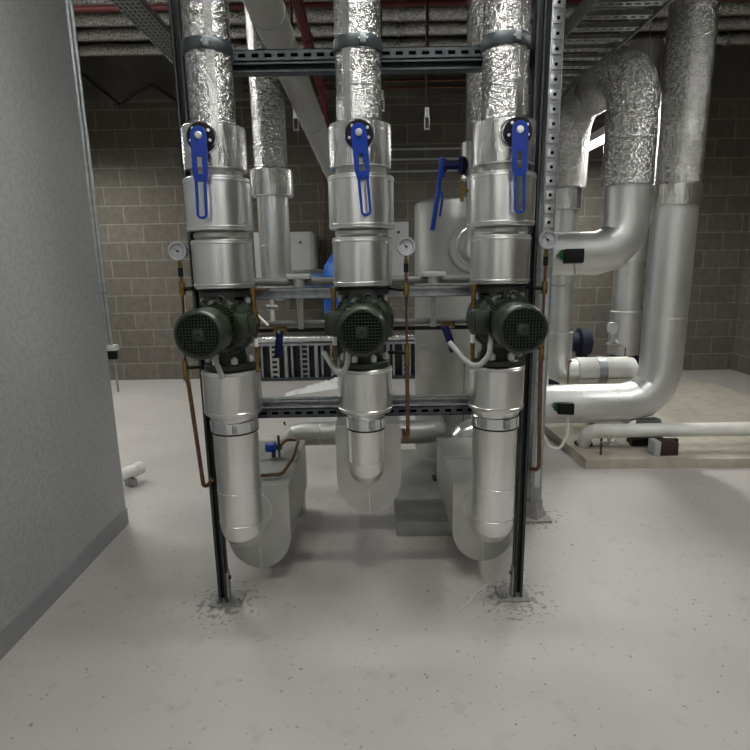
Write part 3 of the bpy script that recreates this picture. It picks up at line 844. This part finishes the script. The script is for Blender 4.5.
def rack(x0, x1, label, seed):
    rnd = random.Random(seed)
    t = thing('perforated_steel_rack', label, 'steel rack', ((x0 + x1) / 2, 7.0, 0), 'steel racks at the back wall')
    xc = (x0 + x1) / 2; L = x1 - x0
    MB().box((xc, 7.0, .475), (L, .20, .03), bev=.003).build('top_rail', 'galv', t)
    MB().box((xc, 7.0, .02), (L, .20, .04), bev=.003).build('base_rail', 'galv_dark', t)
    MB().box((xc, 7.10, .25), (L, .006, .42)).build('back_panel', 'steel_dark', t)
    n = int(L / .17)
    for k in range(n):
        x = x0 + (k + .5) * L / n
        if k % 2 == 0:
            MB().box((x - .045, 6.95, .25), (.045, .08, .42), bev=.003).box((x + .03, 6.97, .25), (.03, .06, .42), bev=.003).build('upright', 'galv', t)
        else:
            mb = MB()
            mb.box((x - .045, 6.94, .25), (.02, .04, .42)).box((x + .045, 6.94, .25), (.02, .04, .42))
            for j in range(6):
                mb.box((x, 6.945, .08 + j * .066), (.07, .02, .030 if k % 4 == 1 else .022))
            mb.build('slotted_upright', 'galv_bright' if rnd.random() < .4 else 'galv', t)
    MB().cyl((x0 + .05, 6.96, .545), (x1 - .05, 6.96, .545), .054, n=20).build('wrapped_tube', 'foil_box', t)


rack(-1.60, -.42, 'row of slotted galvanised uprights at the back wall between left and middle pumps', 1)
rack(.12, 1.30, 'row of slotted galvanised uprights at the back wall between middle and right pumps', 2)

# crumpled plastic sheet on the floor
mb = MB(); rnd = random.Random(4)
nx, ny = 26, 9
g = []
for a in range(nx):
    row = []
    u = a / (nx - 1)
    wdt = .08 + .24 * u ** .7
    for b in range(ny):
        v_ = b / (ny - 1) - .5
        edge = 1 - abs(v_) * 2
        px = -1.04 + .58 * u + rnd.uniform(-.012, .012); py = 6.12 + .50 * u + v_ * wdt * 1.4 + rnd.uniform(-.012, .012)
        pz = .004 + edge ** .6 * (.03 + .07 * u) * rnd.uniform(.45, 1.1)
        row.append(mb.bm.verts.new((px, py, pz)))
    g.append(row)
for a in range(nx - 1):
    for b in range(ny - 1):
        mb._f([g[a][b], g[a + 1][b], g[a + 1][b + 1], g[a][b + 1]])
tag(mb.build('plastic_sheet', 'bag', sharp=60), 'crumpled white plastic sheet lying on the floor behind the pumps', 'plastic sheet')
tag(MB().tube([(.344, 2.094, .003), (.40, 2.15, .003), (.44, 2.215, .004), (.511, 2.29, .003)], .0036, .05, 4, 8).build('cable_tie', 'white'), 'thin white plastic strand lying on the floor near the right post', 'cable tie')

# left: conduits on the pier corner, switch, white pipe on stand
for dx, lb in ((-.010, 'outer of two thin silver conduits beside the grey pier'), (.012, 'inner of two thin silver conduits, further from the grey pier edge')):
    t = thing('conduit', lb, 'conduit', (-1.485 + dx, 3.0, 1.1), 'silver conduits at the pier')
    MB().cyl((-1.485 + dx, 3.0, 1.07), (-1.485 + dx, 3.0, ZC - .05), .0085, n=12).build('tube', 'galv_bright', t)
    MB().box((-1.485 + dx, 2.998, 1.36), (.02, .026, .012)).build('saddle', 'galv', t)
t = thing('switch_box', 'small black and white switch box at the foot of the conduits', 'switch', (-1.475, 2.995, 1.02))
MB().box((-1.474, 3.01, 1.055), (.055, .045, .032), bev=.004).build('white_lid', 'white', t)
MB().box((-1.476, 3.01, 1.015), (.042, .04, .05), bev=.004).build('black_body', 'black', t)
MB().cyl((-1.470, 3.01, .992), (-1.470, 3.01, .80), .006, n=10).build('lead', 'grey_plastic', t)
t = thing('capped_pipe', 'white capped pipe end resting on a low stand beside the grey pier', 'pipe', (-1.72, 3.5, 0))
MB().tube([(-1.95, 3.15, .10), (-1.68, 3.62, .10)], .042, n=24).build('pipe', 'white_pipe', t)
MB().lathe((-1.70, 3.585, .10), (.27, .47, 0), [(0, .046), (.05, .046), (.06, .04)], 24).build('end_cap', 'white_pipe', t)
for q in (.35, .85):
    px, py = -1.95 + .27 * q, 3.15 + .47 * q
    MB().box((px, py, .029), (.10, .03, .058), rot=rotZ(-.5)).build('stand', 'galv', t)

# ------------------------------------------------------------------ right hand side: big pipes
# vertical foil pipe with jacket elbow going left (nearest)
t = thing('foil_pipe', 'large foil wrapped pipe with a top elbow running to the back at the right', 'pipe', (1.62, 3.6, 1.95))
MB().tube([(1.62, 3.6, 1.945), (1.62, 3.6, 2.66), (1.58, 4.6, 2.66), (1.58, 4.6, 2.056)], .152, .26, 10, 48).build('foil_wrap', 'foil', t)
MB().lathe((1.60, 4.10, 2.66), (-.04, 1, 0), [(0, .1535), (.06, .1535)], 48, caps=False).build('joint_tape', 'foil_box', t)
t = thing('clad_elbow_pipe', 'big aluminium pipe under the foil pipe, elbowing left with a green sensor on it', 'pipe', (1.64, 3.6, 1.38))
MB().tube([(1.63, 3.6, 1.95), (1.65, 3.6, 1.53), (.885, 3.6, 1.53)], .138, .23, 3, 48).build('cladding', 'alu_matte', t, None, None, 15)
for x in (1.32, 1.15):
    MB().torus((x, 3.6, 1.53), (1, 0, 0), .138, .0022, 48, 6).build('seam_bead', 'alu_matte', t)
MB().lathe((1.63, 3.6, 1.935), (0, 0, 1), [(0, .140), (.015, .140)], 48).build('top_bead', 'alu_matte', t)


def sensor(x, y, z, label, pts, clabel=None):
    t = thing('flow_sensor', label, 'sensor', (x, y, z), 'green and black sensors')
    MB().lathe((x - .045, y + .03, z + .01), (0, -1, 0), [(0, .03), (.03, .03), (.04, .036), (.05, .036)], 6).build('green_base', M['sensor_green'], t)
    MB().box((x + .012, y - .022, z), (.115, .075, .085), rot=rotZ(-.2) @ rotX(-.1), bev=.006).build('black_housing', 'black', t)
    MB().tube(pts, .011 if clabel else .005, .06, 6, 12).build('lead', 'white' if clabel else 'grey_plastic', t, clabel)


M['sensor_green'] = mat('sensor_green_plastic', (0.01, 0.10, 0.035), 0, 0.4)
sensor(1.23, 3.44, 1.515, 'black box sensor with green base on the upper elbow pipe',
       [(1.25, 3.42, 1.47), (1.26, 3.42, 1.38), (1.20, 3.45, 1.33), (1.12, 3.47, 1.34), (1.05, 3.485, 1.42)])
sensor(1.39, 3.87, .42, 'black box sensor with green base on the low horizontal pipe',
       [(1.42, 3.85, .37), (1.42, 3.83, .22), (1.36, 3.80, .12), (1.28, 3.80, .13), (1.235, 3.84, .25), (1.235, 3.88, .65)], 'white flexible conduit loop')

t = thing('lagging_valve_jacket', 'foil collar on the far pipe right of the washer post', 'pipe jacket', (1.6, 4.6, 1.88))
MB().lathe((1.58, 4.6, 1.89), (0, 0, 1), [(0, .10), (0, .12), (.005, .125), (.165, .125), (.172, .115)], 40).build('foil_jacket', 'foil_box', t)
t = thing('clad_pipe', 'slim aluminium pipe dropping behind the upper elbow to a low white pipe', 'pipe', (1.62, 4.6, .4))
MB().tube([(1.58, 4.6, 1.89), (1.585, 4.6, .89)], .098, n=40).build('upper_cladding', 'alu_matte', t)
MB().tube([(1.585, 4.6, .89), (1.585, 4.6, .54), (1.742, 4.6, .54)], .112, .12, 2, 40).build('elbow_cladding', 'alu_matte', t, None, None, 15)
MB().torus((1.585, 4.6, .885), (0, 0, 1), .110, .003, 40, 6).build('seam_bead', 'alu_matte', t)
t = thing('lagged_strainer', 'short white horizontal pipe with a silver band and rounded end, low at the right', 'pipe', (2.1, 4.6, .4))
MB().lathe((1.74, 4.6, .54), (1, 0, 0), [(0, .122), (.17, .122), (.18, .118)], 40).build('white_section', 'white_pipe', t)
MB().lathe((1.91, 4.6, .54), (1, 0, 0), [(0, .119), (.0, .127), (.07, .127), (.07, .119)], 40, caps=False).build('silver_band', 'galv', t)
MB().lathe((1.95, 4.6, .54), (1, 0, 0), [(0, .118), (.05, .122), (.24, .122), (.29, .11), (.31, .08), (.315, .02)], 40).build('rounded_end', 'white_pipe', t)
mb = MB().cyl((1.64, 4.477, .66), (1.64, 4.477, .45), .006, n=8).cyl((1.63, 4.477, .66), (1.665, 4.47, .655), .010, n=8)
mb.tube([(1.70, 4.476, .50), (2.24, 4.476, .50), (2.24, 4.48, .43)], .004, .02, 3, 8)
mb.build('trace_tube', 'copper', t, 'thin brown trace tube')
for x in (1.9, 2.2):
    MB().box((x, 4.6, .245), (.04, .12, .35)).build('support_leg', 'galv', t)

# low big pipe with riser at far right
t = thing('clad_elbow_pipe', 'big low aluminium pipe turning up at the right edge, above the plinth', 'pipe', (1.7, 4.05, .24))
MB().tube([(1.05, 5.2, .40), (1.05, 4.05, .40), (2.185, 4.05, .40), (2.185, 4.05, 2.0)], .150, .26, 3, 48).build('cladding', 'alu_matte', t, None, None, 15)
for x in (1.56, 1.83):
    MB().torus((x, 4.05, .40), (1, 0, 0), .150, .0022, 48, 6).build('seam_bead', 'alu_matte', t)
for z in (.66, 1.06):
    MB().torus((2.185, 4.05, z), (0, 0, 1), .150, .0022, 48, 6).build('seam_bead', 'alu_matte', t)
t2 = thing('foil_pipe', 'foil wrapped pipe rising at the right edge above the low riser', 'pipe', (2.185, 4.05, 2.0))
MB().lathe((2.185, 4.05, 2.0), (0, 0, 1), [(0, .152), (2.35, .152)], 40).build('foil_wrap', 'foil', t2)
MB().lathe((2.185, 4.05, 1.86), (0, 0, 1), [(0, .15), (0, .165), (.14, .165), (.14, .152)], 40, caps=False).build('foil_collar', 'foil_box', t)

# far right riser
t = thing('clad_pipe', 'far aluminium riser in three steps, above the blue pump at the right', 'pipe', (2.56, 5.5, .5))
MB().lathe((2.56, 5.5, .53), (0, 0, 1), [(0, .14), (.005, .146), (.44, .146), (.445, .137)], 40).build('lower_jacket', 'alu_matte', t)
MB().lathe((2.56, 5.5, .97), (0, 0, 1), [(0, .136), (.49, .136)], 40).build('middle_cladding', 'alu_matte', t)
MB().lathe((2.56, 5.5, 1.46), (0, 0, 1), [(0, .150), (.6, .150), (1.96, .150)], 40).build('upper_cladding', 'alu_matte', t)
t = thing('pressure_gauge', 'small gauge on a stem in front of the far riser', 'gauge', (2.2, 5.0, .7))
MB().lathe((2.213, 5.02, .865), (0, -1, 0), [(0, .05), (.005, .056), (.035, .056), (.04, .05)], 28).build('case', 'galv_bright', t)
MB().lathe((2.213, 4.981, .865), (0, -1, 0), [(0, .047), (.003, .047)], 28).build('dial_face', 'dial', t)
MB().cyl((2.213, 5.0, .81), (2.213, 5.0, .705), .008, n=10).tube([(2.17, 5.0, .72), (2.213, 5.0, .71), (2.32, 5.05, .69), (2.45, 5.42, .68)], .012, .03, 3, 10).build('stem', 'galv_bright', t)
MB().cyl((2.40, 5.1, .655), (2.40, 5.1, .30), .006, n=8).tube([(2.40, 5.1, .655), (2.38, 5.2, .69)], .005, n=8).build('drain_tube', 'copper', t)


def blue_pump(x, y, z0, label, h, m):
    t = thing('base_mounted_pump', label, 'pump', (x, y, z0), 'navy pumps at the back right')
    MB().box((x, y, z0 + .03), (.42, .30, .06), bev=.006).build('base', 'steel_dark', t)
    MB().lathe((x + .20, y, z0 + h), (-1, 0, 0), [(0, .09), (.01, .13), (.11, .14), (.13, .10), (.18, .08), (.19, .12), (.40, .12), (.42, .10)], 28).build('motor_and_volute', m, t)
    MB().box((x - .08, y, z0 + h + .12), (.16, .16, .08), bev=.01).build('terminal_box', m, t)
    for s in (-.13, .13):
        MB().box((x + s, y, z0 + h / 2), (.05, .2, h), bev=.005).build('foot', m, t)


PZ = .07
blue_pump(1.93, 5.3, PZ, 'navy blue pump half hidden behind the low white pipe', .62, 'cloth')
blue_pump(2.62, 5.5, PZ, 'navy blue pump under the far riser at the right edge', .30, 'navy')
tag(MB().prism([(1.525, 3.71), (3.9, 3.64), (3.9, 6.2), (1.40, 6.2)], (0, 0, 0), (1, 0, 0), (0, 1, 0), (0, 0, PZ)).build('equipment_plinth', 'concrete'), 'wide low concrete plinth on the floor at the right', 'plinth')
t = thing('white_pipe', 'white pipe bending down to the plinth under the low big pipe', 'pipe', (1.8, 3.9, PZ))
MB().tube([(1.62, 4.02, PZ), (1.60, 3.93, .215), (2.9, 3.88, .225)], .052, .10, 8, 28).build('pipe', 'white_pipe', t)
MB().torus((1.625, 4.03, PZ + .012), (0, 0, 1), .058, .012, 28, 8).build('base_ring', 'steel_dark', t)
t = thing('pipe_bracket', 'small steel bracket with a cock under the bent white pipe', 'bracket', (1.69, 3.82, PZ))
MB().box((1.665, 3.80, .135), (.012, .012, .13)).build('stem', 'steel_dark', t)
MB().cyl((1.66, 3.80, .17), (1.78, 3.80, .165), .010, n=10).cyl((1.72, 3.80, .15), (1.72, 3.80, .21), .012, n=8).cyl((1.77, 3.80, .14), (1.77, 3.80, .19), .007, n=8).build('cock', 'galv', t)
t = thing('pipe_support', 'black steel foot with a galvanised plate on the plinth at the right', 'bracket', (2.1, 4.1, PZ))
MB().prism([(0, 0), (.36, 0), (.36, .03), (.12, .03), (0, .05)], (1.98, 3.98, PZ), (1, 0, 0), (0, 1, 0), (0, 0, .05)).box((2.12, 4.05, PZ + .025), (.25, .1, .05)).build('foot', 'black', t)
MB().box((2.13, 4.05, PZ + .12), (.16, .08, .16), bev=.004).build('plate', 'galv', t)
t = thing('junction_box', 'small pale box with a brown front standing on the plinth at the right edge', 'box', (2.1, 3.79, PZ))
MB().box((2.06, 3.80, PZ + .055), (.045, .10, .11), bev=.003).build('side', 'cabinet', t)
MB().box((2.15, 3.80, PZ + .05), (.13, .09, .10), bev=.003).build('brown_front', 'rust', t)

# ------------------------------------------------------------------ overhead services
for y, z, r, lb in ((4.70, 3.57, .075, 'nearest overhead foil pipe crossing below the ceiling'), (5.06, 3.54, .055, 'second overhead foil pipe from the front'),
                    (5.34, 3.53, .052, 'third overhead foil pipe from the front'), (5.70, 3.53, .050, 'furthest overhead foil pipe crossing below the ceiling')):
    t = thing('overhead_pipe', lb, 'pipe', (.3, y, z), 'overhead foil pipes')
    MB().cyl((X0, y, z), (X1, y, z), r, n=24).build('foil_wrap', M['foil'], t)
    for x in (-2.9, -1.9, -.75, .25, 1.05, 2.3, 3.4):
        MB().lathe((x, y, z), (1, 0, 0), [(0, r), (0, r + .004), (.03, r + .004), (.03, r)], 24, caps=False).cyl((x + .015, y, z + r), (x + .015, y, ZC - .05), .005, n=6).build('hanger', 'galv', t)
for y, z, r, lb in ((4.40, 3.34, .020, 'thin dark red sprinkler pipe crossing below the ceiling'),):
    tag(MB().cyl((X0, y, z), (X1, y, z), r, n=14).build('sprinkler_pipe', 'red'), lb, 'pipe')
t = thing('sprinkler_pipe', 'red sprinkler pipe running to the back, left of the middle riser', 'pipe', (-.42, 4.4, 3.0))
MB().tube([(-.412, 2.6, 3.0), (-.43, 5.5, 3.0), (-.43, 5.62, 2.78), (-.33, 5.64, 2.78)], .034, .06, 5, 18).build('pipe', 'red', t)
for yy in (4.05, 5.0):
    MB().lathe((-.421, yy, 3.0), (0, 1, 0), [(0, .041), (.05, .041)], 18).build('coupling', 'red', t)
t = thing('waste_pipe', 'thick white grey waste pipe sloping overhead between left and middle columns', 'pipe', (-.4, 3.4, 2.4))
a, b = V((-.462, 2.47, 2.63)), V((-.215, 7.13, 1.955))
MB().tube([(-.462, 2.47, ZC - .05), a, b], .078, .12, 6, 32).build('pipe', 'pvc', t)
for k in (.045, .085, .30, .50):
    MB().lathe(a.lerp(b, k), b - a, [(0, .0785), (.0, .083), (.012, .083), (.012, .0785)], 32, caps=False).build('socket', 'pvc', t)
for x, y, z0, lb, m in ((-.515, 4.0, 2.43, 'dark hanger rod with a small fitting, left of the middle column', 'rust'), (.389, 4.0, 2.42, 'dark hanger rod with a small fitting, right of the middle column', 'rust'), (.085, 4.3, 2.62, 'rusty hanger rod just beside the middle foil riser', 'rust')):
    t = thing('hanger_rod', lb, 'hanger', (x, y, z0), 'hanger rods')
    MB().cyl((x, y, z0 + .06), (x, y, ZC - .05), .011, n=10).build('rod', m, t)
    mb = MB().cyl((x, y, z0 + .05), (x, y, z0 + .11), .016, n=12)
    mb.box((x - .016, y, z0 + .015), (.005, .02, .09)).box((x + .016, y, z0 + .015), (.005, .02, .09)).box((x, y, z0 - .025), (.037, .02, .006))
    mb.build('clevis', 'galv_bright', t)


def perforated_tray(name, x, w_, y0, y1, z, label):
    """solid tray with rows of slots, seen from below"""
    t = thing(name, label, 'cable tray', (x, (y0 + y1) / 2, z), None)
    mb = MB()
    n = int((y1 - y0) / .05)
    cols = 5
    step = w_ / cols
    for k in range(n):
        yy = y0 + k * .05
        mb.box((x, yy + .008, z), (w_, .016, .003))
        for c in range(cols + 1):
            px = x - w_ / 2 + c * step
            mb.box((px, yy + .033, z), (.012 if c in (0, cols) else .016, .034, .003))
    mb.build('perforated_base', 'galv', t)
    for s in (-1, 1):
        MB().box((x + s * w_ / 2, (y0 + y1) / 2, z + .022), (.003, y1 - y0, .045)).build('side_flange', 'galv_bright' if s < 0 else 'galv', t)
    return t


t = perforated_tray('cable_tray', -1.405, .155, 2.2, 5.1, 3.0, 'narrow perforated cable tray running overhead at the left')
MB().box((-1.405, 3.65, 3.012), (.15, 2.9, .016)).build('cable_bed', 'steel_dark', t)


def ladder(x0, x1, y0, y1, z, label):
    t = thing('cable_ladder', label, 'cable ladder', ((x0 + x1) / 2, (y0 + y1) / 2, z), 'overhead cable ladders')
    for x in (x0, x1):
        MB().box((x, (y0 + y1) / 2, z), (.014, y1 - y0, .10), bev=.002).build('side_rail', 'galv', t)
    n = int((y1 - y0) / .18)
    for k in range(n):
        yy = y0 + (k + .5) * (y1 - y0) / n
        mb = MB(); L = x1 - x0 - .014
        mb.box(((x0 + x1) / 2, yy - .028, z - .02), (L, .006, .03)).box(((x0 + x1) / 2, yy + .028, z - .02), (L, .006, .03))
        mb.box(((x0 + x1) / 2, yy - .019, z - .034), (L, .014, .003)).box(((x0 + x1) / 2, yy + .019, z - .034), (L, .014, .003))
        m_ = int(L / .05)
        for j in range(m_):
            mb.box((x0 + .007 + (j + .5) * L / m_, yy, z - .034), (.024, .026, .003))
        mb.build('rung', 'galv_bright', t)  # lighter zinc colour stands in for lamp light on the rungs
    for yy in (y0 + .6, y1 - .6):
        for x in (x0 - .02, x1 + .02):
            MB().cyl((x, yy, z - .06), (x, yy, ZC - .05), .006, n=8).build('hanger', 'galv', t)
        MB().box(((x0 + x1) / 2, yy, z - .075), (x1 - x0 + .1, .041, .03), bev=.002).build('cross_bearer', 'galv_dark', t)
    return t


ladder(1.36, 1.82, 2.3, 6.9, 3.05, 'wide cable ladder overhead at the right, rungs across')
# pipes and conduits on the back wall
tag(MB().cyl((-.64, 7.07, .3), (-.58, 7.07, 3.45), .013, n=12).build('copper_pipe', 'copper'), 'vertical copper pipe on the back wall left of the middle column', 'copper pipe')
t = thing('conduit', 'white vertical conduit with a small box on the back wall beside the blue vessel', 'conduit', (-.47, 7.08, 1.3))
MB().cyl((-.455, 7.08, 1.50), (-.40, 7.08, 3.45), .014, n=12).build('tube', 'cabinet', t)
MB().box((-.49, 7.08, 1.42), (.14, .08, .20), bev=.006).build('box', 'cabinet', t)
MB().box((-.37, 7.09, 1.66), (.16, .02, .02)).build('saddle', 'cabinet', t)
for z, lb in ((3.60, 'upper of two copper pipes crossing high on the back wall'), (3.52, 'lower of two copper pipes crossing high on the back wall')):
    tag(MB().cyl((-1.5, 6.98, z), (1.45, 6.98, z), .014, n=12).build('copper_pipe', 'copper'), lb, 'copper pipe', 'high copper pipes')
tag(MB().tube([(-3.9, 6.95, 3.98), (-3.403, 6.95, 3.746), (-2.975, 6.95, 3.38), (-2.573, 6.95, 3.592), (-2.25, 6.95, 3.38)], .017, .04, 4, 12).build('bent_conduit', 'steel_dark'), 'dark zigzag conduit high on the back wall at the left', 'conduit')
for z, lb in ((2.86, 'upper thin cable conduit crossing the back wall right of the middle column'), (2.74, 'middle thin cable conduit crossing the back wall'), (2.60, 'lower thin cable conduit crossing the back wall')):
    tag(MB().cyl((.1, 7.1, z), (1.5, 7.1, z), .012, n=10).build('conduit', 'cabinet'), lb, 'conduit', 'crossing conduits')
